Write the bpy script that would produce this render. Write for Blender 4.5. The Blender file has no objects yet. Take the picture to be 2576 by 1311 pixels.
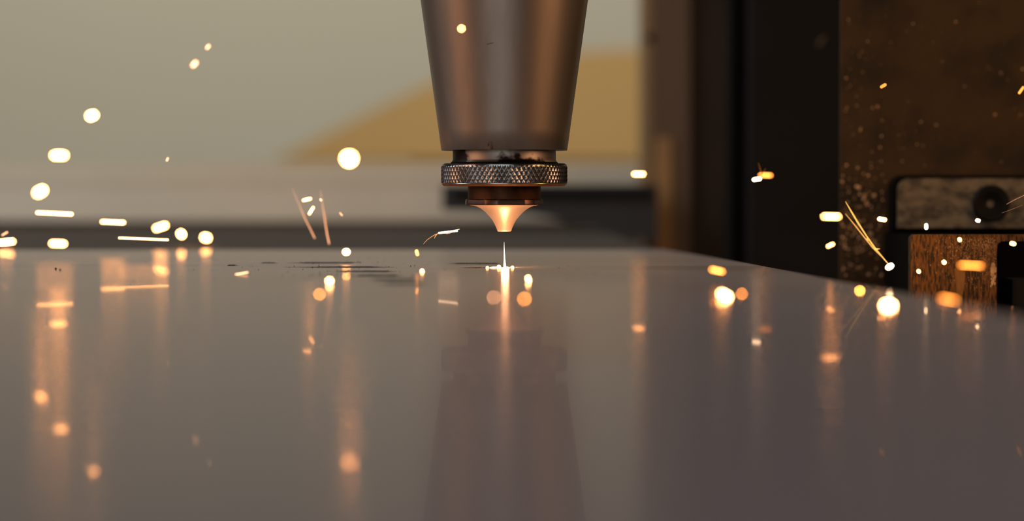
import bpy, bmesh, math, random
from mathutils import Vector, Matrix, noise
random.seed(7)
PI = math.pi

# ------------------------------------------------------------------ camera
F = 6380.0            # focal length in pixels of the 2576 px wide frame
D = 0.600             # camera to cutting head, metres
HY = 480.0            # horizon row
PITCH = math.atan((655.5 - HY) / F)
S = D / F             # metres per pixel at the cutting head
CX = 1288.0
H = (672.0 - HY) * S  # camera height over the sheet

scene = bpy.context.scene
COL = scene.collection
cam_d = bpy.data.cameras.new('camera')
cam = bpy.data.objects.new('camera', cam_d)
COL.objects.link(cam)
cam_d.sensor_fit = 'HORIZONTAL'
cam_d.sensor_width = 36.0
cam_d.lens = 36.0 * F / 2576.0
cam_d.clip_start = 0.01
cam_d.clip_end = 50
cam.location = (0, -D, H)
cam.rotation_euler = (PI / 2 - PITCH, 0, 0)
cam_d.dof.use_dof = True
cam_d.dof.focus_distance = D
cam_d.dof.aperture_fstop = cam_d.lens / 8.2
scene.camera = cam

# ------------------------------------------------------------------ view, world, added lights
vs = scene.view_settings
vs.view_transform = 'Standard'
try: vs.look = 'None'
except Exception: pass
vs.gamma = 1.0
vs.use_curve_mapping = False
vs.exposure = 0.0
scene.cycles.use_denoising = True
scene.cycles.max_bounces = 8
scene.cycles.sample_clamp_indirect = 8.0

world = bpy.data.worlds.new('workshop_ambient')
scene.world = world
world.use_nodes = True
bg = world.node_tree.nodes['Background']
bg.inputs[0].default_value = (0.85, 0.72, 0.66, 1)
bg.inputs[1].default_value = 0.03

def aim(o, target):
    d = Vector(target) - o.location
    o.rotation_euler = d.to_track_quat('-Z', 'Y').to_euler()

def area(name, loc, target, size, power, color, size_y=None):
    l = bpy.data.lights.new(name, 'AREA')
    l.energy = power; l.color = color; l.size = size
    if size_y: l.shape = 'RECTANGLE'; l.size_y = size_y
    o = bpy.data.objects.new(name, l); COL.objects.link(o)
    o.location = loc; aim(o, target)
    return o

def point(name, loc, power, color, r):
    l = bpy.data.lights.new(name, 'POINT')
    l.energy = power; l.color = color; l.shadow_soft_size = r
    o = bpy.data.objects.new(name, l); COL.objects.link(o); o.location = loc
    return o

WALL_Y = 3.2
area('wall_fill_light', (-0.6, 1.9, 1.9), (-0.3, WALL_Y, 0.35), 1.2, 34, (1.0, 0.97, 0.86), 0.6)  # unseen area light added to brighten the back wall
area('guard_fill_light', (0.2, 1.1, 1.7), (0.3, 2.4, 0.1), 0.9, 14, (1.0, 0.95, 0.88), 0.5)  # added out of frame to brighten the ochre guard
area('beam_fill_light', (-0.7, 0.15, 0.55), (-0.3, 0.75, 0.03), 0.4, 4.3, (0.97, 0.97, 0.92), 0.3)  # unseen light put in for the front of the pale beam
area('behind_fill_light', (-0.35, -2.6, 0.40), (0, 0, 0.03), 1.9, 8.5, (1.0, 0.94, 0.88), 0.9)  # added behind the camera for the cone's broad centre highlight
l = area('sheet_fill_light', (-0.2, -0.75, 1.3), (0.05, -0.42, 0), 0.5, 0.85, (0.95, 0.95, 1.0))  # unseen light added to lift the front of the sheet
l.data.spread = math.radians(60)
area('warm_fill_left', (-1.2, -0.50, 0.32), (0, 0, 0.03), 0.5, 4.0, (1.0, 0.46, 0.23), 0.5)  # added off frame for the brown band on the cone's left
area('warm_fill_right', (1.2, -0.55, 0.36), (0, 0, 0.03), 0.5, 6.0, (1.0, 0.46, 0.21), 0.5)  # added off frame for the brown band on the cone's right
area('cone_edge_fill_left', (-1.3, 0.1, 0.4), (0, 0, 0.03), 0.5, 1.2, (1.0, 0.78, 0.74), 0.6)  # dim light added for the cone's left edge, no window there
area('amber_fill_right', (0.27, -0.03, 0.24), (0.15, 0.11, 0.06), 0.05, 0.30, (1.0, 0.60, 0.12))  # unseen amber light added for the panel's gradient towards upper right

# ------------------------------------------------------------------ pixel -> place helpers
_R = Matrix.Rotation(-PITCH, 3, 'X')
def ray(px, py):
    return _R @ Vector(((px - CX) / F, 1.0, -(py - 655.5) / F))
def at(px, py, k):
    """point seen at pixel px,py on the upright plane at k times the head distance"""
    r = ray(px, py); t = k * D / r.y
    return Vector((0, -D, H)) + r * t
def on_sheet(px, py):
    r = ray(px, py); t = -H / r.z
    return Vector((0, -D, H)) + r * t
def zz(py, k=1.0): return at(CX, py, k).z

# ------------------------------------------------------------------ object helpers
def link(name, me, mat=None, parent=None):
    o = bpy.data.objects.new(name, me)
    COL.objects.link(o)
    if mat is not None: me.materials.append(mat)
    if parent is not None: o.parent = parent
    return o
def from_bm(name, bm, mat=None, parent=None, smooth=False, bevel=0.0):
    if bevel:
        bmesh.ops.bevel(bm, geom=[e for e in bm.edges if e.calc_face_angle(0) > 0.6], offset=bevel, segments=2, affect='EDGES')
    bmesh.ops.recalc_face_normals(bm, faces=bm.faces)
    me = bpy.data.meshes.new(name); bm.to_mesh(me); bm.free()
    if smooth:
        me.polygons.foreach_set('use_smooth', [True] * len(me.polygons))
    return link(name, me, mat, parent)
def tag(o, label=None, cat=None, group=None, kind=None):
    if label: o['label'] = label
    if cat: o['category'] = cat
    if group: o['group'] = group
    if kind: o['kind'] = kind
    return o
def thing(name, label, cat, loc=(0, 0, 0), group=None):
    o = bpy.data.objects.new(name, None); COL.objects.link(o)
    o.empty_display_size = 0.005; o.location = loc
    bpy.context.view_layer.update()
    return tag(o, label, cat, group)
def put(child, parent):
    child.parent = parent
    child.matrix_parent_inverse = Matrix.Translation(parent.location).inverted()
    return child
def box_bm(x0, x1, y0, y1, z0, z1, bm=None):
    bm = bm or bmesh.new()
    v = [bm.verts.new(p) for p in ((x0,y0,z0),(x1,y0,z0),(x1,y1,z0),(x0,y1,z0),(x0,y0,z1),(x1,y0,z1),(x1,y1,z1),(x0,y1,z1))]
    for f in ((0,3,2,1),(4,5,6,7),(0,1,5,4),(1,2,6,5),(2,3,7,6),(3,0,4,7)): bm.faces.new([v[i] for i in f])
    return bm
def prism_bm(poly, y0, y1, bm=None):
    """poly: list of (x, z); extruded from y0 (front) to y1"""
    bm = bm or bmesh.new()
    a = [bm.verts.new((x, y0, z)) for x, z in poly]
    b = [bm.verts.new((x, y1, z)) for x, z in poly]
    n = len(poly)
    bm.faces.new(a); bm.faces.new(b[::-1])
    for i in range(n): bm.faces.new((a[i], b[i], b[(i+1) % n], a[(i+1) % n]))
    return bm
def lathe_bm(profile, seg=96, cx=0, cy=0, mod=None, caps=True):
    bm = bmesh.new(); rings = []
    for j, (r, z) in enumerate(profile):
        ring = []
        for i in range(seg):
            a = 2 * PI * i / seg
            rr = r * (mod(a, j) if mod else 1.0)
            ring.append(bm.verts.new((cx + rr * math.cos(a), cy + rr * math.sin(a), z)))
        rings.append(ring)
    for r0, r1 in zip(rings, rings[1:]):
        for i in range(seg):
            bm.faces.new((r0[i], r0[(i+1) % seg], r1[(i+1) % seg], r1[i]))
    if caps:
        bm.faces.new(rings[0]); bm.faces.new(rings[-1][::-1])
    return bm
def autosmooth(o, deg=30):
    me = o.data
    me.polygons.foreach_set('use_smooth', [True] * len(me.polygons))
    bm = bmesh.new(); bm.from_mesh(me)
    for e in bm.edges:
        if e.calc_face_angle(0) > math.radians(deg): e.smooth = False
    bm.to_mesh(me); bm.free()
    return o

# ------------------------------------------------------------------ materials
def mat_new(name):
    m = bpy.data.materials.new(name); m.use_nodes = True
    nt = m.node_tree; nt.nodes.clear()
    out = nt.nodes.new('ShaderNodeOutputMaterial')
    return m, nt, out
def N(nt, kind, **kw):
    n = nt.nodes.new(kind)
    for k, v in kw.items():
        if k.startswith('i_'): n.inputs[k[2:].replace('_', ' ')].default_value = v
        else: setattr(n, k, v)
    return n
def pbr(name, c1, c2=None, rough=0.5, metal=0.0, scale=200.0, stretch=(1,1,1), bump=0.0, lo=0.35, hi=0.65, rvar=0.0, detail=4, aniso=0.0, spec=0.5):
    m, nt, out = mat_new(name)
    b = N(nt, 'ShaderNodeBsdfPrincipled')
    b.inputs['Metallic'].default_value = metal
    b.inputs['Roughness'].default_value = rough
    b.inputs['Specular IOR Level'].default_value = spec
    if aniso:
        b.inputs['Anisotropic'].default_value = aniso
    nt.links.new(b.outputs[0], out.inputs[0])
    c2 = c2 or tuple(x * 0.8 for x in c1)
    tc = N(nt, 'ShaderNodeTexCoord'); mp = N(nt, 'ShaderNodeMapping')
    mp.inputs['Scale'].default_value = stretch
    no = N(nt, 'ShaderNodeTexNoise'); no.inputs['Scale'].default_value = scale; no.inputs['Detail'].default_value = detail
    nt.links.new(tc.outputs['Object'], mp.inputs[0]); nt.links.new(mp.outputs[0], no.inputs['Vector'])
    cr = N(nt, 'ShaderNodeValToRGB')
    cr.color_ramp.elements[0].position = lo; cr.color_ramp.elements[0].color = (*c1, 1)
    cr.color_ramp.elements[1].position = hi; cr.color_ramp.elements[1].color = (*c2, 1)
    nt.links.new(no.outputs['Fac'], cr.inputs[0]); nt.links.new(cr.outputs[0], b.inputs['Base Color'])
    if rvar:
        mr = N(nt, 'ShaderNodeMapRange'); mr.inputs['To Min'].default_value = rough - rvar; mr.inputs['To Max'].default_value = rough + rvar
        nt.links.new(no.outputs['Fac'], mr.inputs[0]); nt.links.new(mr.outputs[0], b.inputs['Roughness'])
    if bump:
        bp = N(nt, 'ShaderNodeBump'); bp.inputs['Strength'].default_value = bump; bp.inputs['Distance'].default_value = 0.0004
        nt.links.new(no.outputs['Fac'], bp.inputs['Height']); nt.links.new(bp.outputs[0], b.inputs['Normal'])
    return m
_em = {}
def glow(color, e):
    key = (tuple(color), round(e, 2))
    if key in _em: return _em[key]
    m, nt, out = mat_new('glowing_steel')
    n = N(nt, 'ShaderNodeEmission'); n.inputs[0].default_value = (*color, 1); n.inputs[1].default_value = e
    nt.links.new(n.outputs[0], out.inputs[0])
    _em[key] = m
    return m

def sheet_material():
    """rolled sheet steel: a fine mirror lobe, a broad satin lobe and a thin dusty film"""
    m, nt, out = mat_new('rolled_sheet_steel')
    tc = N(nt, 'ShaderNodeTexCoord')
    mp = N(nt, 'ShaderNodeMapping'); mp.inputs['Scale'].default_value = (0.25, 1.0, 1)
    nt.links.new(tc.outputs['Object'], mp.inputs[0])
    n1 = N(nt, 'ShaderNodeTexNoise'); n1.inputs['Scale'].default_value = 90; n1.inputs['Detail'].default_value = 2
    nt.links.new(mp.outputs[0], n1.inputs['Vector'])
    bp = N(nt, 'ShaderNodeBump'); bp.inputs['Strength'].default_value = 0.05; bp.inputs['Distance'].default_value = 0.0002
    nt.links.new(n1.outputs['Fac'], bp.inputs['Height'])
    fres = N(nt, 'ShaderNodeFresnel'); fres.inputs['IOR'].default_value = 1.065
    g1 = N(nt, 'ShaderNodeBsdfGlossy'); g1.inputs['Roughness'].default_value = 0.022; g1.inputs['Color'].default_value = (0.88, 0.84, 0.80, 1)
    g2 = N(nt, 'ShaderNodeBsdfGlossy'); g2.inputs['Roughness'].default_value = 0.25; g2.inputs['Color'].default_value = (0.88, 0.84, 0.81, 1)
    base = N(nt, 'ShaderNodeBsdfDiffuse'); base.inputs['Color'].default_value = (0.125, 0.12, 0.125, 1)
    df = N(nt, 'ShaderNodeBsdfDiffuse'); df.inputs['Color'].default_value = (0.33, 0.28, 0.26, 1)
    for g in (g1, g2): nt.links.new(bp.outputs[0], g.inputs['Normal'])
    g3 = N(nt, 'ShaderNodeBsdfGlossy'); g3.inputs['Roughness'].default_value = 0.17; g3.inputs['Color'].default_value = (0.88, 0.84, 0.81, 1)
    nt.links.new(bp.outputs[0], g3.inputs['Normal'])
    m00 = N(nt, 'ShaderNodeMixShader'); m00.inputs[0].default_value = 0.72
    nt.links.new(g1.outputs[0], m00.inputs[1]); nt.links.new(g3.outputs[0], m00.inputs[2])
    m0 = N(nt, 'ShaderNodeMixShader'); m0.inputs[0].default_value = 0.45
    nt.links.new(m00.outputs[0], m0.inputs[1]); nt.links.new(g2.outputs[0], m0.inputs[2])
    m1 = N(nt, 'ShaderNodeMixShader')
    nt.links.new(fres.outputs[0], m1.inputs[0]); nt.links.new(base.outputs[0], m1.inputs[1]); nt.links.new(m0.outputs[0], m1.inputs[2])
    # dust film, heavier in drifts
    n2 = N(nt, 'ShaderNodeTexNoise'); n2.inputs['Scale'].default_value = 40; n2.inputs['Detail'].default_value = 6
    nt.links.new(mp.outputs[0], n2.inputs['Vector'])
    mr = N(nt, 'ShaderNodeMapRange'); mr.inputs['From Min'].default_value = 0.3; mr.inputs['From Max'].default_value = 0.75
    mr.inputs['To Min'].default_value = 0.004; mr.inputs['To Max'].default_value = 0.008
    nt.links.new(n2.outputs['Fac'], mr.inputs[0])
    # a thin film covers more of the view the lower one looks across it: 1 - exp(-t / sin(elevation))
    geo = N(nt, 'ShaderNodeNewGeometry')
    dot = N(nt, 'ShaderNodeVectorMath', operation='DOT_PRODUCT')
    nt.links.new(geo.outputs['Incoming'], dot.inputs[0]); nt.links.new(geo.outputs['Normal'], dot.inputs[1])
    ab = N(nt, 'ShaderNodeMath', operation='ABSOLUTE'); nt.links.new(dot.outputs['Value'], ab.inputs[0])
    mx = N(nt, 'ShaderNodeMath', operation='MAXIMUM'); mx.inputs[1].default_value = 0.01; nt.links.new(ab.outputs[0], mx.inputs[0])
    dv = N(nt, 'ShaderNodeMath', operation='DIVIDE'); nt.links.new(mr.outputs[0], dv.inputs[0]); nt.links.new(mx.outputs[0], dv.inputs[1])
    ng = N(nt, 'ShaderNodeMath', operation='MULTIPLY'); ng.inputs[1].default_value = -1.0; nt.links.new(dv.outputs[0], ng.inputs[0])
    ex = N(nt, 'ShaderNodeMath', operation='EXPONENT'); nt.links.new(ng.outputs[0], ex.inputs[0])
    om = N(nt, 'ShaderNodeMath', operation='SUBTRACT'); om.inputs[0].default_value = 1.0; nt.links.new(ex.outputs[0], om.inputs[1])
    mr = om
    m2 = N(nt, 'ShaderNodeMixShader')
    nt.links.new(mr.outputs[0], m2.inputs[0]); nt.links.new(m1.outputs[0], m2.inputs[1]); nt.links.new(df.outputs[0], m2.inputs[2])
    nt.links.new(m2.outputs[0], out.inputs[0])
    return m

M = dict(
    wall=pbr('painted_wall', (0.49, 0.465, 0.375), (0.47, 0.447, 0.36), 0.9, scale=2),
    floor=pbr('concrete_floor', (0.10, 0.09, 0.08), (0.07, 0.065, 0.06), 0.8, scale=6),
    yellow=pbr('ochre_paint', (0.56, 0.365, 0.135), (0.53, 0.345, 0.127), 0.8, scale=3),
    rail=pbr('pale_rail_paint', (0.53, 0.53, 0.44), (0.50, 0.50, 0.42), 0.7, scale=20),
    beam=pbr('grey_beam_paint', (0.54, 0.545, 0.475), (0.51, 0.515, 0.45), 0.7, scale=20),
    dark_bed=pbr('dark_bed_steel', (0.075, 0.062, 0.053), (0.095, 0.08, 0.07), 0.6, scale=60),
    rear=pbr('dull_rear_sheet', (0.046, 0.038, 0.032), (0.060, 0.050, 0.042), 0.75, 0.0, scale=60, stretch=(0.1,1,1), spec=0.12),
    duct=pbr('navy_black_duct', (0.007, 0.011, 0.016), (0.010, 0.014, 0.019), 0.55, scale=60),
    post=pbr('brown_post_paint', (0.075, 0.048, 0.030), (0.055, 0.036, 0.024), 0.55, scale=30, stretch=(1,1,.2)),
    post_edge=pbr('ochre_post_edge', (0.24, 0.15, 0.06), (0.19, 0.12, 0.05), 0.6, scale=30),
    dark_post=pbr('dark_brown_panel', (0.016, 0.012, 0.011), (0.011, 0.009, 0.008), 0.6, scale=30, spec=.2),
    black=pbr('matte_black', (0.0015, 0.0013, 0.0012), (0.003, 0.0025, 0.002), 0.8, scale=60, spec=.05),  # flat black, also used as painted shade in gaps and recesses
    inner=pbr('blue_black_panel', (0.006, 0.007, 0.009), (0.003, 0.0035, 0.005), 0.7, scale=12, spec=.15),
    speckle=pbr('spattered_panel', (0.034, 0.017, 0.003), (0.011, 0.006, 0.0015), 0.6, scale=90, bump=0.3, spec=.2, detail=8, lo=.4, hi=.7),
    bracket=pbr('worn_bracket_steel', (0.115, 0.095, 0.062), (0.03, 0.023, 0.015), 0.5, 0.0, scale=420, spec=.3, stretch=(.6,1,1), bump=0.4, detail=8, lo=.38, hi=.62),
    rust=pbr('rusted_block', (0.085, 0.038, 0.008), (0.008, 0.004, 0.0015), 0.6, scale=2600, stretch=(1, 1, .2), bump=0.8, spec=.2, detail=6, lo=.42, hi=.6),
    rubber=pbr('black_bolt', (0.0015, 0.0015, 0.0015), (0.003, 0.0028, 0.0025), 0.6, scale=200, spec=.12),
    drip=pbr('rust_drip', (0.12, 0.065, 0.018), (0.07, 0.035, 0.012), 0.6, scale=600, stretch=(1,1,.3), spec=.2),
    flake=pbr('pale_spatter', (0.52, 0.33, 0.17), (0.22, 0.12, 0.05), 0.6, scale=400),
    chip=pbr('bare_metal_chip', (0.36, 0.25, 0.13), (0.16, 0.10, 0.045), 0.5, scale=400),
    cone=pbr('dark_brushed_steel', (0.37, 0.325, 0.285), (0.31, 0.275, 0.24), 0.40, 1.0, scale=260, stretch=(1,1,.25), bump=0.03, rvar=0.04),
    soot_neck=pbr('sooty_neck', (0.27, 0.25, 0.23), (0.02, 0.015, 0.012), 0.45, 1.0, scale=110, stretch=(1,1,1.3), bump=0.05, lo=.52, hi=.57, detail=8),
    knurl=pbr('knurled_steel', (0.23, 0.25, 0.26), (0.18, 0.19, 0.20), 0.22, 1.0, scale=500),
    collar=pbr('heat_brown_collar', (0.09, 0.045, 0.025), (0.022, 0.012, 0.008), 0.55, 1.0, scale=150, stretch=(1,1,.5), lo=.4, hi=.65, bump=.1),
    flange=pbr('dark_bronze_flange', (0.11, 0.075, 0.06), (0.07, 0.045, 0.038), 0.34, 1.0, scale=200),
    nozzle=pbr('copper_nozzle', (0.92, 0.70, 0.52), (0.87, 0.65, 0.47), 0.45, 0.45, scale=300),
    chamfer=pbr('orange_lit_chamfer', (0.34, 0.15, 0.05), (0.20, 0.085, 0.03), 0.6, 0.6, scale=500),  # orange light from the cut put into the chamfer colour
    kerf=pbr('cut_soot', (0.006, 0.005, 0.005), (0.02, 0.016, 0.014), 0.8, scale=900),
)
M['sheet'] = sheet_material()

# ------------------------------------------------------------------ setting
o = from_bm('wall_back', box_bm(-4, 4, WALL_Y, WALL_Y + 0.1, -0.9, 0.62), M['wall']); tag(o, 'plain greenish grey painted workshop wall', kind='structure')  # top kept low, out of view, so the sheet reflects darker up front
o = from_bm('floor', box_bm(-4, 4, -3.5, WALL_Y, -0.95, -0.9), M['floor']); tag(o, 'dark concrete workshop floor', kind='structure')

# ochre machine guard far behind: a long sloped housing, seen blurred
t = thing('machine_guard', 'blurred ochre yellow sloped machine guard behind the cutting head', 'machine guard', (0.1, 2.3, -0.9))
KG = 4.9
pts = [(690, 405), (860, 318), (1090, 205), (1300, 150), (1480, 128), (1700, 118), (1900, 118), (1900, 405)]
poly = [(at(a, b, KG).x, at(a, b, KG).z) for a, b in pts]
put(from_bm('guard_panel', prism_bm(poly, (KG-1)*D, (KG-1)*D + 0.25), M['yellow'], bevel=0.006), t)
a0 = at(700, 405, KG); a1 = at(1900, 640, KG)
put(from_bm('guard_stand', box_bm(a0.x + .15, a1.x, (KG-1)*D + .03, (KG-1)*D + .22, -0.9, a0.z), M['beam']), t)

# long pale machine beam behind the sheet
KB = 2.15
yb = (KB - 1) * D
xl, xr = at(-900, 500, KB).x, at(1700, 500, KB).x
t = thing('gantry_beam', 'long pale grey machine beam running behind the steel sheet', 'machine beam', ((xl+xr)/2, yb, zz(580, KB)))
put(from_bm('top_rail', box_bm(xl, xr, yb - 0.0006, yb + 0.05, zz(466, KB), zz(411, KB)), M['rail'], bevel=0.0005), t)
put(from_bm('beam_face', box_bm(xl, xr, yb, yb + 0.046, zz(556, KB), zz(466, KB)), M['beam'], bevel=0.0006), t)
put(from_bm('beam_foot', box_bm(xl, xr, yb + 0.004, yb + 0.04, -0.03, zz(556, KB)), M['dark_bed']), t)

# rear sheet, duller, lying behind the sheet being cut
def slab(name, outline, z0, z1, mat, parent=None):
    bm = bmesh.new()
    a = [bm.verts.new((p[0], p[1], z1)) for p in outline]
    b = [bm.verts.new((p[0], p[1], z0)) for p in outline]
    f = bm.faces.new(a); bm.faces.new(b[::-1])
    for i in range(len(a)): bm.faces.new((a[i], b[i], b[(i+1) % len(a)], a[(i+1) % len(a)]))
    return from_bm(name, bm, mat, parent)
p634l, p634r = on_sheet(-700, 631), on_sheet(1664, 627)
def xs(px, py):
    p = on_sheet(px, py); return (p.x, p.y)
rear_out = [(p634l.x * 1.2, p634l.y + 0.002), (p634r.x, p634r.y + 0.002), (at(1545, 590, 1.75).x, 0.75*D), (at(1500, 580, KB).x, yb - 0.002), (xl, yb - 0.002)]
o = slab('bed_plate', rear_out, -0.0022, -0.0006, M['rear'])
tag(o, 'dull dark steel bed plate between the bright sheet and the pale beam', 'bed plate')

# the sheet being cut
edge = [xs(1664, 627), xs(1690, 631), xs(1760, 642), xs(1900, 666), xs(2000, 685), xs(2100, 706), xs(2230, 731), xs(2350, 752), xs(2460, 774), xs(2576, 800)]
e0 = Vector(edge[-2]); e1 = Vector(edge[-1]); dd = (e1 - e0).normalized()
edge += [tuple(e1 + dd * 0.12), tuple(e1 + dd * 0.5)]
near_y = edge[-1][1]
out = [(p634l.x * 1.3, p634l.y)] + edge + [(p634l.x * 1.3, near_y)]
sheet = thing('steel_sheet', 'large flat satin steel sheet reflecting the sparks under the cutting head', 'metal sheet', (0, 0, 0))
slab('sheet_plate', out, -0.0015, 0.0, M['sheet'], sheet)

# kerf marks: raised burr and soot along the cuts
def kerf(x0, x1, xa, xb, y, w, seed):
    """soot line on the sheet from pixel x0 to x1, thickest between xa and xb"""
    rnd = random.Random(seed)
    p0, p1 = on_sheet(x0, y), on_sheet(x1, y)
    n = 70; bm = bmesh.new(); ups = []; los = []; mid = []
    for i in range(n + 1):
        u = i / n; x = x0 + (x1 - x0) * u
        if x < xa: k = max(0.0, (x - x0) / max(1, xa - x0)) ** 2 * .7 + .12
        elif x > xb: k = max(0.0, (x1 - x) / max(1, x1 - xb)) ** 2 * .7 + .12
        else: k = 1.0
        k *= 0.75 + 0.5 * rnd.random()
        if i in (0, n): k = 0.02
        X = p0.x + (p1.x - p0.x) * u
        hy = 2.6 * w * k
        jig = 0.0006 * noise.noise(Vector((X * 200, y, 0)))
        ups.append(bm.verts.new((X, p0.y + hy + jig, 0.00001)))
        los.append(bm.verts.new((X, p0.y - hy + jig, 0.00001)))
        mid.append(bm.verts.new((X, p0.y + jig, 0.00001 + 0.00017 * k)))
    for i in range(n):
        bm.faces.new((los[i], los[i+1], mid[i+1], mid[i])); bm.faces.new((mid[i], mid[i+1], ups[i+1], ups[i]))
    return from_bm('cut_line', bm, M['kerf'], sheet)
for i, a in enumerate([(720, 905, 770, 885, 661.3, .0022), (715, 995, 812, 940, 672.2, .0019), (840, 1000, 860, 975, 683.0, .0019),
                       (885, 1015, 905, 995, 693.5, .0020), (925, 1050, 945, 1040, 703.5, .0020), (950, 1075, 975, 1060, 714, .0020),
                       (1125, 1262, 1150, 1250, 663, .0024), (1150, 1232, 1180, 1232, 673.8, .0015), (570, 600, 575, 590, 668, .001), (655, 700, 660, 690, 661.7, .001)]):
    kerf(*a, seed=i)
def specks(name, spots, mat, kind=None):
    bm = bmesh.new()
    for p, r in spots:
        m = Matrix.Translation(p + Vector((0, 0, r * .45))) @ Matrix.Diagonal((r, r, r * .8, 1))
        bmesh.ops.create_icosphere(bm, subdivisions=1, radius=1.0, matrix=m)
    o = from_bm(name, bm, mat, sheet)
    if kind: o['kind'] = kind
    return o
rn = random.Random(3)
sp = []
for i in range(150):
    y = 640 + 60 * rn.random() ** 1.3; x = rn.uniform(200, 1560)
    sp.append((on_sheet(x, y), rn.uniform(.00005, .00014)))
for i in range(60):
    y = rn.choice([661, 672, 683, 693]) + rn.uniform(-2, 2); x = rn.gauss(870, 90)
    sp.append((on_sheet(x, y), rn.uniform(.00008, .0002)))
specks('grit', sp, M['kerf'], 'stuff')
for px, py, r in ((140, 678.5, .00028), (151.5, 681, .00025)):
    o = tag(from_bm('slag_bead', lathe_bm([(r*.35, 0.00001), (r*.95, r*.3), (r, r*.75), (r*.8, r*1.25), (r*.3, r*1.55)], 14), M['kerf']), None, 'slag bead', None)
    o.location = on_sheet(px, py)
    o['label'] = 'left of two tiny black slag beads on the sheet at left' if px < 145 else 'right of two tiny black slag beads on the sheet at left'
    o['group'] = 'slag beads on the sheet'

# ------------------------------------------------------------------ cutting head
HX = at(1268.6, 600, 1).x
head = thing('laser_cutting_head', 'dark steel conical laser cutting head with knurled ring and copper nozzle', 'cutting head', (HX, 0, zz(582)))
def hz(py): return zz(py) 
def part(name, prof, mat, seg=128, mod=None, deg=30, parent=head):
    o = from_bm(name, lathe_bm([(r * S, hz(y)) for r, y in prof], seg, HX, 0, mod), mat)
    put(o, head) if parent is head else put(o, parent)
    return autosmooth(o, deg)
part('cone_housing', [(150, 377), (157.2, 378.6), (158.4, 377), (158.4 + .1376*50, 327), (158.4+.1376*200, 177), (158.4+.1376*377, 0), (158.4+.1376*700, -323), (158.4+.1376*1100, -723)], M['cone'])
part('neck', [(128, 412), (133, 411.5), (133, 408), (130.5, 404.5), (129.5, 402), (129.5, 376)], M['soot_neck'])
part('retaining_lip', [(120, 413), (135, 412.6), (135, 409.6), (131, 406.5), (128, 405.6)], M['black'])
# knurled ring: diamond relief
def knurl_ring():
    nd = 82; su = 10; nu = nd * su
    z_t, z_b = hz(417.5), hz(461.5); nv = 26
    R0 = 157.0 * S; amp = 2.3 * S; dh = 20.0 * S
    bm = bmesh.new(); rings = []
    def ring(r, z): rings.append([bm.verts.new((HX + r*math.cos(2*PI*i/nu), r*math.sin(2*PI*i/nu), z)) for i in range(nu)])
    ring(120*S, hz(462.6)); ring(157.5*S, hz(462.4))
    tri = lambda t: abs((t % 1.0) - 0.5) * 2
    for j in range(nv + 1):
        z = z_b + (z_t - z_b) * j / nv; row = []
        fade = min(1, j / 1.5, (nv - j) / 1.5)
        for i in range(nu):
            u = i / su; v = (z - z_b) / dh
            h = min(tri(u + v + .5), tri(u - v + .5))
            a = 2 * PI * i / nu; r = R0 + amp * min(h, .85) * fade
            row.append(bm.verts.new((HX + r * math.cos(a), r * math.sin(a), z)))
        rings.append(row)
    ring(157*S, hz(415)); ring(152*S, hz(411.5)); ring(126*S, hz(411))
    for r0, r1 in zip(rings, rings[1:]):
        for i in range(nu): bm.faces.new((r0[i], r0[(i+1) % nu], r1[(i+1) % nu], r1[i]))
    bm.faces.new(rings[0]); bm.faces.new(rings[-1][::-1])
    o = from_bm('knurled_ring', bm, M['knurl']); put(o, head); return autosmooth(o, 14)
knurl_ring()
part('ring_chamfer', [(92, 468.4), (134, 468.6), (151.5, 468.3), (153, 467.2), (157.8, 463), (157.8, 462.45), (120, 462.5)], M['chamfer'])
part('lower_collar', [(88, 502), (91.5, 501), (91.5, 466)], M['collar'])
def flats(a, j):
    # hexagon flats ground into the round flange
    phi = (math.degrees(a) + 90 - 40.5) % 60
    return min(1.0, .935 / math.cos(math.radians(phi - 30))) if 1 < j < 6 else 1.0
part('nozzle_flange', [(88, 515.9), (97.2, 515.6), (98.3, 514.2), (98.3, 513.2), (98.0, 506), (97.0, 502.6), (95.5, 501.4), (93, 500.9), (60, 500.8)], M['flange'], 240, flats, 20)
part('copper_nozzle', [(3, 576), (5.5, 581.8), (15.5, 582.4), (17.6, 581.2), (18.6, 577.5), (20.3, 573), (24.4, 564), (30, 553.7), (39, 543), (49.6, 532), (58, 525.6), (66, 521), (74.5, 518), (85, 516.2), (96.5, 515.2), (60, 514)], M['nozzle'], 128, deg=50)
# burr of melted spatter on the rim of the cone
bm = bmesh.new()
pts = [(1233, 359), (1230, 364), (1230, 370)], [(1234, 358), (1237.5, 362), (1239, 370), (1240, 378)]
def tube(bm, P, radii, seg=8):
    rings = []
    for i, p in enumerate(P):
        a = P[max(0, i-1)]; b = P[min(len(P)-1, i+1)]
        d = (b - a).normalized(); s = d.orthogonal().normalized(); t_ = d.cross(s)
        if abs(d.y) < 0.95:
            s = Vector((0, 1, 0)).cross(d).normalized(); t_ = d.cross(s)
        rings.append([bm.verts.new(p + (s * math.cos(2*PI*k/seg) + t_ * math.sin(2*PI*k/seg)) * radii[i]) for k in range(seg)])
    for r0, r1 in zip(rings, rings[1:]):
        for k in range(seg): bm.faces.new((r0[k], r0[(k+1) % seg], r1[(k+1) % seg], r1[k]))
    bm.faces.new(rings[0]); bm.faces.new(rings[-1][::-1])
    return bm
def on_cone(px, py):
    r = (158.4 + .1376 * (377 - py)) * S; x = at(px, py, 1).x - HX
    return Vector((HX + x, -math.sqrt(r*r - x*x), zz(py)))
for q in pts: tube(bm, [on_cone(a, b) for a, b in q], [.00006 + .00005*i for i in range(len(q))])
m4 = Matrix.Translation(on_cone(1237, 372)) @ Matrix.Diagonal((3*S, 2*S, 7*S, 1))
bmesh.ops.create_icosphere(bm, subdivisions=2, radius=1.0, matrix=m4)
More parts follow.
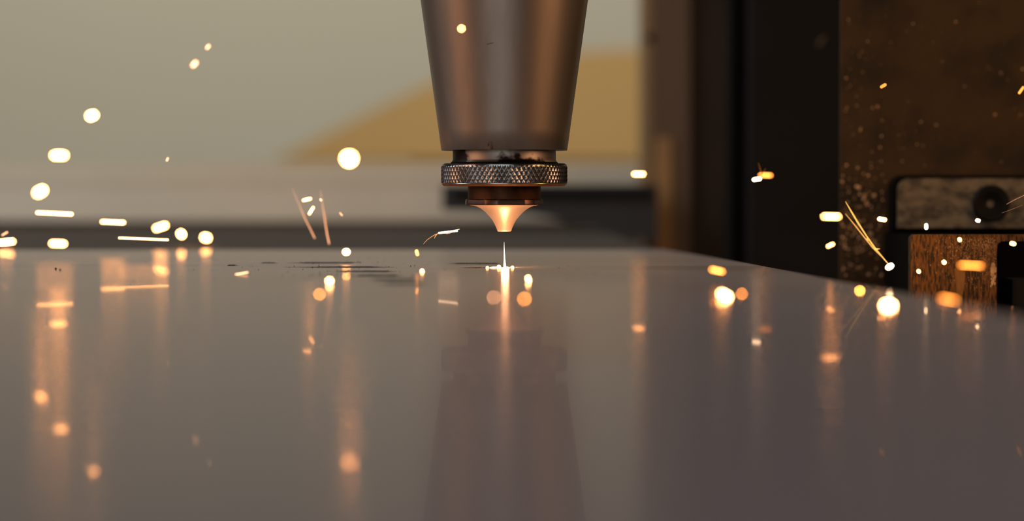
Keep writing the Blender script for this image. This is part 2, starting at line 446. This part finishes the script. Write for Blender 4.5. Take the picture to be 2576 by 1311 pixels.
put(from_bm('spatter_burr', bm, M['bracket'], smooth=True), head)
mrk = bmesh.new()
for i in range(9):
    c = on_cone(1227 + i*1.8, 123 - (i % 3) * .6 - i*.4)
    bmesh.ops.create_icosphere(mrk, subdivisions=1, radius=1.0, matrix=Matrix.Translation(c) @ Matrix.Diagonal((1.6*S, .35*S, .7*S, 1)))
put(from_bm('scratch', mrk, M['black']), head)

# ------------------------------------------------------------------ machine frame on the right
KP = 2.0
yp = (KP - 1) * D
zlo, zhi = -0.12, 0.26
fr = thing('machine_column', 'tall blurred dark brown machine column standing right of the cutting head', 'machine column', (at(1750, 500, KP).x, yp, zlo))
def X(px, k): return at(px, 480, k).x
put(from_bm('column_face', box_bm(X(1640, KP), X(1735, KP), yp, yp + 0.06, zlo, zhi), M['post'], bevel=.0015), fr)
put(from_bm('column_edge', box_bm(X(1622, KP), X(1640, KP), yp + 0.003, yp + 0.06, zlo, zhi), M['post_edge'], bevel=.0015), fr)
put(from_bm('ochre_reflection', box_bm(X(1646, KP), X(1690, KP), yp - 0.002, yp, zlo, zz(345, KP)), M['post_edge'], bevel=.0006), fr)  # yellowish reflection on the column painted as a raised strip
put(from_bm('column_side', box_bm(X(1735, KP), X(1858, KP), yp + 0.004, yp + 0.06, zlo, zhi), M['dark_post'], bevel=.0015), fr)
bm = lathe_bm([(.0001, 0), (.0016, .0004), (.0021, .0016), (.0021, .004)], 24)
o = from_bm('bolt', bm, M['rubber'], smooth=True); o.rotation_euler = (-PI/2, 0, 0)
o.location = Vector((X(1634, KP), yp - 0.001, zz(95, KP))); put(o, fr)

KI = 1.55
yi = (KI - 1) * D
fr2 = thing('inner_housing', 'near black upright housing panel between brown column and spattered panel', 'machine housing', (X(2000, KI), yi, zlo))
put(from_bm('groove', box_bm(X(1852, KI), X(1890, KI), yi + 0.02, yi + 0.05, zlo, zhi), M['black']), fr2)
put(from_bm('housing_panel', box_bm(X(1888, KI), X(2230, KI), yi, yi + 0.05, zlo, zhi), M['inner']), fr2)
bm = bmesh.new()
pc = at(2066, 104, KI)
bmesh.ops.create_icosphere(bm, subdivisions=2, radius=1.0, matrix=Matrix.Translation((pc.x, yi, pc.z)) @ Matrix.Rotation(.6, 4, 'Y') @ Matrix.Diagonal((4*S*KI, 1*S, 17*S*KI, 1)))
put(from_bm('rust_smear', bm, M['post'], smooth=True), fr2)

KS = 1.18
ys = (KS - 1) * D
pan = thing('spattered_panel', 'rusty brown machine panel covered in pale weld spatter flecks', 'machine panel', (X(2350, KS), ys, zlo))
put(from_bm('panel_plate', box_bm(X(2114, KS), X(2950, KS), ys, ys + 0.002, zlo, zhi), M['speckle']), pan)
rn = random.Random(11)
bm = bmesh.new()
for i in range(430):
    m_ = rn.random()
    if m_ < .7: px, py = rn.choice([2112 + abs(rn.gauss(0, 75)), rn.gauss(2170, 38)]), rn.gauss(590, 80)
    elif m_ < .88: px, py = 2115 + abs(rn.gauss(0, 110)), rn.uniform(20, 640)
    else: px, py = rn.uniform(2120, 2576), rn.uniform(0, 440)
    if px < 2116 or px > 2576: continue
    p = at(px, py, KS); r = (1.2 + 3.6 * rn.random() ** 2.2) * S * (1 if m_ < .7 else .8)
    bmesh.ops.create_icosphere(bm, subdivisions=1, radius=1.0, matrix=Matrix.Translation((p.x, ys - .00005, p.z)) @ Matrix.Rotation(rn.uniform(0, PI), 4, 'Y') @ Matrix.Diagonal((r*rn.uniform(.7,1.6), r*.35, r, 1)))
o = put(from_bm('spatter_flecks', bm, M['flake']), pan); o['kind'] = 'stuff'

def rounded(x0, x1, z0, z1, r, corners=('tl',), n=8):
    """outline in x,z, counter-clockwise from bottom left"""
    P = []
    def arc(cx, cz, a0):
        for i in range(n + 1):
            a = a0 + (PI/2) * i / n; P.append((cx + r*math.cos(a), cz + r*math.sin(a)))
    if 'bl' in corners: arc(x0 + r, z0 + r, PI)
    else: P.append((x0, z0))
    if 'br' in corners: arc(x1 - r, z0 + r, 1.5*PI)
    else: P.append((x1, z0))
    if 'tr' in corners: arc(x1 - r, z1 - r, 0)
    else: P.append((x1, z1))
    if 'tl' in corners: arc(x0 + r, z1 - r, PI/2)
    else: P.append((x0, z1))
    return P
KC = 1.165
yc = (KC - 1) * D
br = thing('bracket', 'worn grey steel bracket with rounded corner and round black bolt at right edge', 'bracket', (X(2450, KC), yc, zz(575, KC)))
r = 34 * S * KC
put(from_bm('shadow_rim', prism_bm(rounded(X(2246, KC), X(2900, KC), zz(585, KC), zz(441, KC), r), yc, ys), M['black'], bevel=.0004), br)  # black rim put in for the shadow around the bracket
put(from_bm('bracket_plate', prism_bm(rounded(X(2256, KC), X(2900, KC), zz(573, KC), zz(449, KC), r*.85), yc - .003, yc), M['bracket'], bevel=.0005), br)
Rb = 46.5 * S * KC
o = from_bm('bolt_head', lathe_bm([(Rb*.12, .0006), (Rb*.30, .0004), (Rb*.33, -.0002), (Rb*.55, -.0004), (Rb*.60, -.001), (Rb*.9, -.0012), (Rb, -.0006), (Rb, .002)], 48), M['rubber'])
autosmooth(o, 25); o.rotation_euler = (-PI/2, 0, 0); o.location = Vector((X(2487, KC), yc - .0035, zz(512, KC))); put(o, br)

KK = 1.04
yk = (KK - 1) * D
bl = thing('guide_block', 'rusty orange-lit guide block with square black opening below the bracket', 'machine block', (X(2400, KK), yk, zlo))
xo0 = X(2509, KK); zo1 = zz(607, KK)
r2 = 16 * S * KK
oc = []
for i in range(7):
    a = PI - (PI/2) * i / 6
    oc.append((xo0 + r2 + r2*math.cos(a), zo1 - r2 + r2*math.sin(a)))
poly = [(X(2292, KK), zlo), (xo0, zlo)] + oc + [(X(2900, KK), zo1), (X(2900, KK), zz(590, KK)), (X(2300, KK), zz(590, KK)), (X(2292, KK), zz(598, KK))]
# the block is bevelled by hand: front rim set back along the opening
put(from_bm('block_body', prism_bm(poly, yk, yk + .004), M['rust']), bl)
put(from_bm('block_web', box_bm(X(2350, KK), xo0, yk + .004, ys - .001, zlo, zz(600, KK)), M['black']), bl)
bm = bmesh.new()
dr = [(2400, 676), (2428, 676), (2427, 700), (2424, 725), (2421, 745), (2417, 762), (2412, 770), (2408, 760), (2406, 740), (2404, 715)]
prism_bm([(at(a_, b_, KK).x, at(a_, b_, KK).z) for a_, b_ in dr], yk - .0002, yk, bm)
put(from_bm('rust_drip', bm, M['drip'], bevel=.00008), bl)
put(from_bm('opening_back', box_bm(xo0, X(2900, KK), yk + .022, yk + .026, zlo, zo1), M['black']), bl)
put(from_bm('opening_lining', box_bm(xo0 + .0003, xo0 + .0008, yk + .002, yk + .022, zlo, zo1 - r2), M['black']), bl)
put(from_bm('inner_slide', box_bm(X(2556, 1.05), X(2900, 1.05), yk + .010, yk + .022, zlo, zz(704, 1.05)), M['inner'], bevel=.0005), bl)
# bare chips of paint by the opening, a line of little proud flakes
bm = bmesh.new(); rn = random.Random(5)
for i in range(80):
    u = rn.random(); px = rn.gauss(2499, 3.4); py = 665 + 60 * u * rn.uniform(.3, 1)
    p = at(px, py, KK); rr = rn.uniform(1.2, 3.6) * S
    bmesh.ops.create_icosphere(bm, subdivisions=1, radius=1.0, matrix=Matrix.Translation((min(p.x, xo0 - rr), yk, p.z)) @ Matrix.Diagonal((rr*.8, rr*.2, rr*1.8, 1)))
for i in range(620):
    px = 2506 - abs(rn.gauss(0, 70)); py = 598 + abs(rn.gauss(0, 55))
    if px < 2300 or py > 745: continue
    p = at(px, py, KK); rr = rn.uniform(.3, .7) * S
    bmesh.ops.create_icosphere(bm, subdivisions=1, radius=1.0, matrix=Matrix.Translation((min(p.x, xo0 - rr), yk, p.z)) @ Matrix.Rotation(rn.uniform(-.2, .2), 4, 'Y') @ Matrix.Diagonal((rr*.8, rr*.3, rr*rn.uniform(2.5, 5), 1)))
o = put(from_bm('bare_chips', bm, M['chip']), bl); o['kind'] = 'stuff'

# dark duct left of the column, behind the head
KD = 1.9
yd = (KD - 1) * D
poly = [(1112, 464), (1655, 464), (1655, 612), (1620, 603), (1500, 572), (1370, 546), (1290, 533), (1112, 530)]
poly = [(at(a, b, KD).x, at(a, b, KD).z) for a, b in poly]
dt = thing('cable_duct', 'blurred navy black cable duct behind the nozzle, left of the brown column', 'cable duct', (poly[0][0], yd, poly[4][1]))
put(from_bm('duct_body', prism_bm(poly, yd, yd + .05), M['duct'], bevel=.001), dt)
p0, p1 = at(1140, 497, KD), at(1640, 503, KD)
put(from_bm('duct_lid', box_bm(p0.x, p1.x, yd - .002, yd, p1.z, zz(474, KD)), M['inner'], bevel=.0006), dt)

# ------------------------------------------------------------------ glow of the cut
fl = thing('laser_flame', 'thin white-hot flame rising from the cut point under the nozzle', 'flame', on_sheet(1268.6, 672))
bm = bmesh.new()
P = [at(1268.2, 609, 1), at(1268.4, 625, 1), at(1268.8, 640, 1), at(1269.2, 655, 1), at(1269.6, 666, 1), at(1269.8, 671.5, 1)]
tube(bm, P, [.15*S, .7*S, 1.3*S, 2.0*S, 2.9*S, 3.2*S], 12)
put(from_bm('flame_core', bm, glow((1.0, .80, .62), 3.2), smooth=True), fl)
point('cutting_glow', (HX + .0002, -0.0028, 0.0016), 0.0085, (1.0, 0.47, 0.22), 0.0009)
_p = at(2335, 622, .985)
area('spark_glow_fill', _p, (_p.x + .002, .024, _p.z), 0.005, 0.014, (1.0, 0.42, 0.09))  # unseen area light added for the sparks' orange light on the block

# ------------------------------------------------------------------ sparks
HOT = (1.0, 0.38, 0.11)
WHITE = (1.0, 0.62, 0.36)
AMBER = (1.0, 0.28, 0.04)
PINK = (1.0, 0.42, 0.20)
SG = 'sparks thrown out by the cut'
def coc(k): return 87.2 * abs(1 - 1 / k)
def capsule(L, T, seg=16, rings=6, taper=1.0):
    """spindle along x, length L, thickness T"""
    bm = bmesh.new(); r = T / 2; hl = max(0, L/2 - r); prof = []
    for i in range(rings + 1):
        a = PI/2 * i / rings; prof.append((-hl - r*math.cos(a), r*math.sin(a)*taper))
    for i in range(rings, -1, -1):
        a = PI/2 * i / rings; prof.append((hl + r*math.cos(a), r*math.sin(a)))
    rr = []
    for x, q in prof:
        q = max(q, r*.02)
        rr.append([bm.verts.new((x, q*math.cos(2*PI*j/seg), q*math.sin(2*PI*j/seg))) for j in range(seg)])
    for r0, r1 in zip(rr, rr[1:]):
        for j in range(seg): bm.faces.new((r0[j], r0[(j+1)%seg], r1[(j+1)%seg], r1[j]))
    bm.faces.new(rr[0]); bm.faces.new(rr[-1][::-1])
    return bm
def spark(x, y, L, T, ang, k, base, label, color=HOT, name='spark'):
    """x,y,L,T,ang as seen in the frame, k = distance over head distance"""
    c = coc(k)
    l = max(L - .86*c, 3.0, .12*c); t = max(T - .86*c, 2.6, .11*c)
    if l < t: l = t
    e = base * ((l + .8*c) * (t + .8*c)) / (l * t)
    bm = capsule(l * S * k, t * S * k)
    o = from_bm(name, bm, glow(color, e), smooth=True)
    o.location = at(x, y, k)
    o.rotation_euler = (0, math.radians(ang), 0)   # clockwise on the picture is positive
    tag(o, label, 'spark', SG)
    return o
B = 11.0
def kc(y): return 192.0 / (y - 480.0)     # distance of the sheet point at row y
SP = [
 # left side
 (231, 291, 42, 34, -20, .74, B, 'large glowing spark alone at upper left against the wall'),
 (149, 391, 56, 34, 0, .75, B, 'large oval white spark at far left, level with the cone rim'),
 (101, 482, 50, 38, -30, .735, B, 'large tilted oval white spark at far left above the long horizontal streak'),
 (137, 537, 100, 15, 2.5, 1.12, B, 'long level white spark streak at far left on the pale beam'),
 (146, 613, 54, 26, 2, .82, B, 'thick rounded white spark above the two black slag beads'),
 (284, 559, 70, 17, 2, 1.18, B, 'thick level white spark bar, second bar from the left'),
 (404, 571, 50, 28, -18, 1.32, B, 'bright lumpy white spark above the right end of the thin long streak'),
 (361, 601, 130, 8.5, 2.2, 1.06, B, 'longest thinnest white spark streak, sloping slightly down at left'),
 (456, 589, 33, 30, 40, 1.42, B, 'round white spark just right of the lumpy spark'),
 (518, 598, 38, 32, 15, 1.42, B, 'round orange-edged spark, rightmost of the left cluster'),
 (16, 609, 54, 16, -6, 1.33, B, 'white spark bar cut by the left frame edge'),
 (12, 588, 24, 10, -30, 1.1, .9, 'small dim spark just above the bar at left frame edge', PINK),
 (421, 401, 15, 9, -65, 1.08, 1.4, 'tiny pale orange spark at the top of the beam, left', PINK),
 (523, 118, 22, 16, -50, 1.18, 1.3, 'upper smaller one of two tilted pale sparks at top left', PINK),
 (489, 161, 31, 22, -48, 1.24, 1.8, 'lower larger one of two tilted pale sparks at top left', PINK),
 (608, 688, 40, 7, -10, .91, 1.3, 'tiny dim orange spark sliver lying low over the sheet, left', PINK),
 # middle
 (1161, 72, 23, 22, 0, .81, 4.5, 'round orange spark in front of the upper cone'),
 (878, 399, 54, 52, 0, .635, B, 'biggest round white spark, left of the knurled ring'),
 (772, 502, 29, 12, -12, .9, B*.7, 'short bright spark bar between the two dim falling trails'),
 (783, 530, 29, 11, -58, .9, B*.7, 'short steep spark bar below the short level one'),
 (807, 503, 11, 8, 50, .93, 1.6, 'tiny orange spark on top of the right dim trail', PINK),
 (858, 539, 16, 8, 50, 1.08, .75, 'tiny faint pinkish spark left of the nozzle', PINK),
 (871, 634, 25, 22, 0, 1.04, B, 'round haloed spark just above the black cut lines'),
 (829, 707, 28, 27, 0, .815, B, 'large white spark low over the sheet under the cut lines'),
 (804, 740, 25, 25, 0, .733, 1.0, 'round dim orange spark left under the large white one', AMBER),
 (1127, 583.5, 50, 5, -7, 1.0, B, 'bright white pointed spark streak left of the nozzle tip', WHITE),
 (1049, 636, 19, 11, 75, .94, B*.6, 'small upright orange spark at the foot of the curved trail', AMBER),
 (1062, 683, 17, 15, 80, .935, B, 'small round spark right of the cut lines'),
 (1226, 674, 10, 9, 90, .982, B, 'leftmost spark of the row at the cut point'),
 (1255, 673, 14, 11, 90, .982, B, 'largest spark of the row just left of the flame'),
 (1275, 674, 9, 7, 0, .982, B, 'small spark of the row just right of the flame foot'),
 (1289, 674, 12, 9, 90, .982, B, 'rightmost spark of the row at the cut point'),
 (1329, 702, 25, 19, 70, .84, B, 'upper of two touching white sparks right below the cut point'),
 (1319, 752, 33, 31, 0, .702, .95, 'round dim orange spark below the two touching white sparks', AMBER),
 (1242, 748, 24, 24, 0, .71, .38, 'faint round pinkish spark left below the cut point', PINK),
 # right
 (1607, 438, 42, 20, 0, 1.26, B*.8, 'level orange spark bar before the left edge of the brown column'),
 (1926, 441, 44, 19, 2, 1.24, 2.0, 'orange spark bar in front of the black groove', AMBER),
 (1904, 451, 28, 14, -8, 1.09, B, 'short white spark touching the orange bar in the groove', WHITE),
 (1804, 681, 50, 24, 12, .80, 2.6, 'tilted orange spark bar just above the sheet edge', AMBER),
 (1823, 743, 54, 37, 28, .712, B, 'large tilted oval white spark over the right part of the sheet'),
 (1866, 739, 19, 19, 0, .735, .8, 'small dim orange spark right of the large tilted oval', AMBER),
 (2091, 545, 58, 21, 1, .79, B*.7, 'wide level orange-edged bar left of the two crossing trails'),
 (2089, 617, 28, 15, -25, .88, B*.55, 'small tilted spark below the wide level bar'),
 (2219, 552, 27, 14, 8, .98, B*.7, 'small spark right of the top of the crossing trails'),
 (2238, 671, 25, 17, -30, .85, B, 'white spark at the lower end of the crossing trails', WHITE),
 (2163, 731, 20, 20, 0, .76, 3.2, 'round orange spark right on the sheet edge', AMBER),
 (2235, 769, 56, 38, 3, .658, B, 'very large oval white spark over the sheet at right'),
 (2330, 570, 18, 11, 90, .98, B, 'small upright white spark at the bracket lower left', WHITE),
 (2414, 603, 14, 12, 60, .9, B, 'small bright spark on the upper part of the rusty block'),
 (2375, 660, 15, 13, 50, .9, B, 'small bright spark in the middle of the rusty block'),
 (2311, 683, 14, 12, 60, .92, B, 'small bright spark at the left edge of the rusty block'),
 (2460, 555, 15, 11, 10, .92, B, 'small white spark just under the round black bolt', WHITE),
 (2548, 613, 19, 13, 12, .9, B, 'small spark over the black opening near the right frame edge'),
 (2443, 668, 78, 26, 3, .76, 1.5, 'long thick amber spark bar before the rusty block', AMBER),
 (2386, 753, 70, 36, 10, .695, .8, 'broad dim orange spark bar on the sheet edge below the block', AMBER),
 (2222, 216, 20, 10, -30, .97, 1.5, 'small tilted spark alone high on the spattered panel', AMBER),
 (2569, 227, 26, 10, -55, .95, 1.5, 'small steep spark at the upper right frame edge', AMBER),
]
for s in SP:
    spark(*s[:8], **({'color': s[8]} if len(s) > 8 else {}))

def trail(px, widths, k, e, label, color=HOT, cat='spark trail', name='spark_trail', parts=()):
    t = thing(name, label, cat, at(*px[-1], k), SG)
    def one(nm, pts, ws, ee, kk):
        bm = bmesh.new()
        tube(bm, [at(a, b, kk) for a, b in pts], [max(.12, w) * S * kk / 2 for w in ws], 8)
        put(from_bm(nm, bm, glow(color, ee), smooth=True), t)
    one('trail_streak', px, widths, e, k)
    for p in parts: one('side_streak', *p)
    return t
trail([(735, 475), (752, 513), (765, 545), (780, 575), (792, 600)], [.4, 1, 2, 2.6, 2.8], .90, 1.6, 'left faint orange trail falling behind the sheet marks', PINK)
trail([(806, 480), (812, 520), (818, 560), (823, 590), (828, 614)], [.4, 1.2, 2.2, 2.8, 3.0], .90, 1.9, 'right faint orange trail falling beside the short bars', PINK,
      parts=[([(815, 528), (821, 548), (822, 562)], [.4, 1.4, .6], .8, .92)])
trail([(1065, 614), (1074, 604), (1085, 596), (1095, 590), (1106, 586)], [.5, .9, 1.1, 1.3, 1.6], 1.0, 1.5, 'thin curved orange trail below the pointed white streak', HOT,
      parts=[([(1093, 600), (1095, 594), (1100, 589)], [.5, 1.4, 1.2], 2, 1.0), ([(1112, 584), (1130, 583.5), (1156, 576.5)], [2, 5, .5], 7, 1.0), ([(1110, 585), (1124, 588), (1134, 587)], [1, 1.2, .3], 2, 1.0)])
trail([(1296, 673), (1310, 672.5), (1330, 671), (1355, 668.5)], [1.1, .9, .7, .4], .985, .5, 'hair-thin faint trail running right from the cut point', PINK)
trail([(1232, 674), (1240, 673), (1250, 672.5)], [1.4, 3.6, 3], .985, 5, 'tiny white dash between the left sparks of the cut row', WHITE)
trail([(2127, 507), (2142, 533), (2158, 560), (2180, 594), (2205, 630), (2238, 668)], [1.0, 3.6, 4, 3.2, 4.6, 2], .965, 1.5, 'longer of two crossing amber trails on the spattered panel', (1, .48, .10),
      parts=[([(2200, 627), (2214, 626)], [4, .5], 2.4, .96)])
trail([(2127, 538), (2150, 566), (2172, 594), (2196, 624), (2222, 650)], [1.2, 2.6, 3, 3, 2], .96, 1.2, 'shorter of two crossing amber trails, starting lower', (1, .44, .10),
      parts=[([(2180, 600), (2184, 606)], [5, 7], 1.3, .955)])
trail([(1908, 410), (1912, 425), (1917, 438)], [.6, 1.4, 2], 1.09, .35, 'short faint spray above the orange bar in the groove', AMBER,
      parts=[([(1926, 424), (1921, 432), (1916, 440)], [.6, 1.2, 1.6], .35, 1.09)])
trail([(2532, 514), (2552, 503), (2600, 480)], [1.2, 1.6, 1.6], .98, .5, 'thin dim orange trail right of the round bolt', PINK,
      parts=[([(2520, 536), (2545, 527), (2572, 516)], [.5, 1.0, .4], .35, .98)])
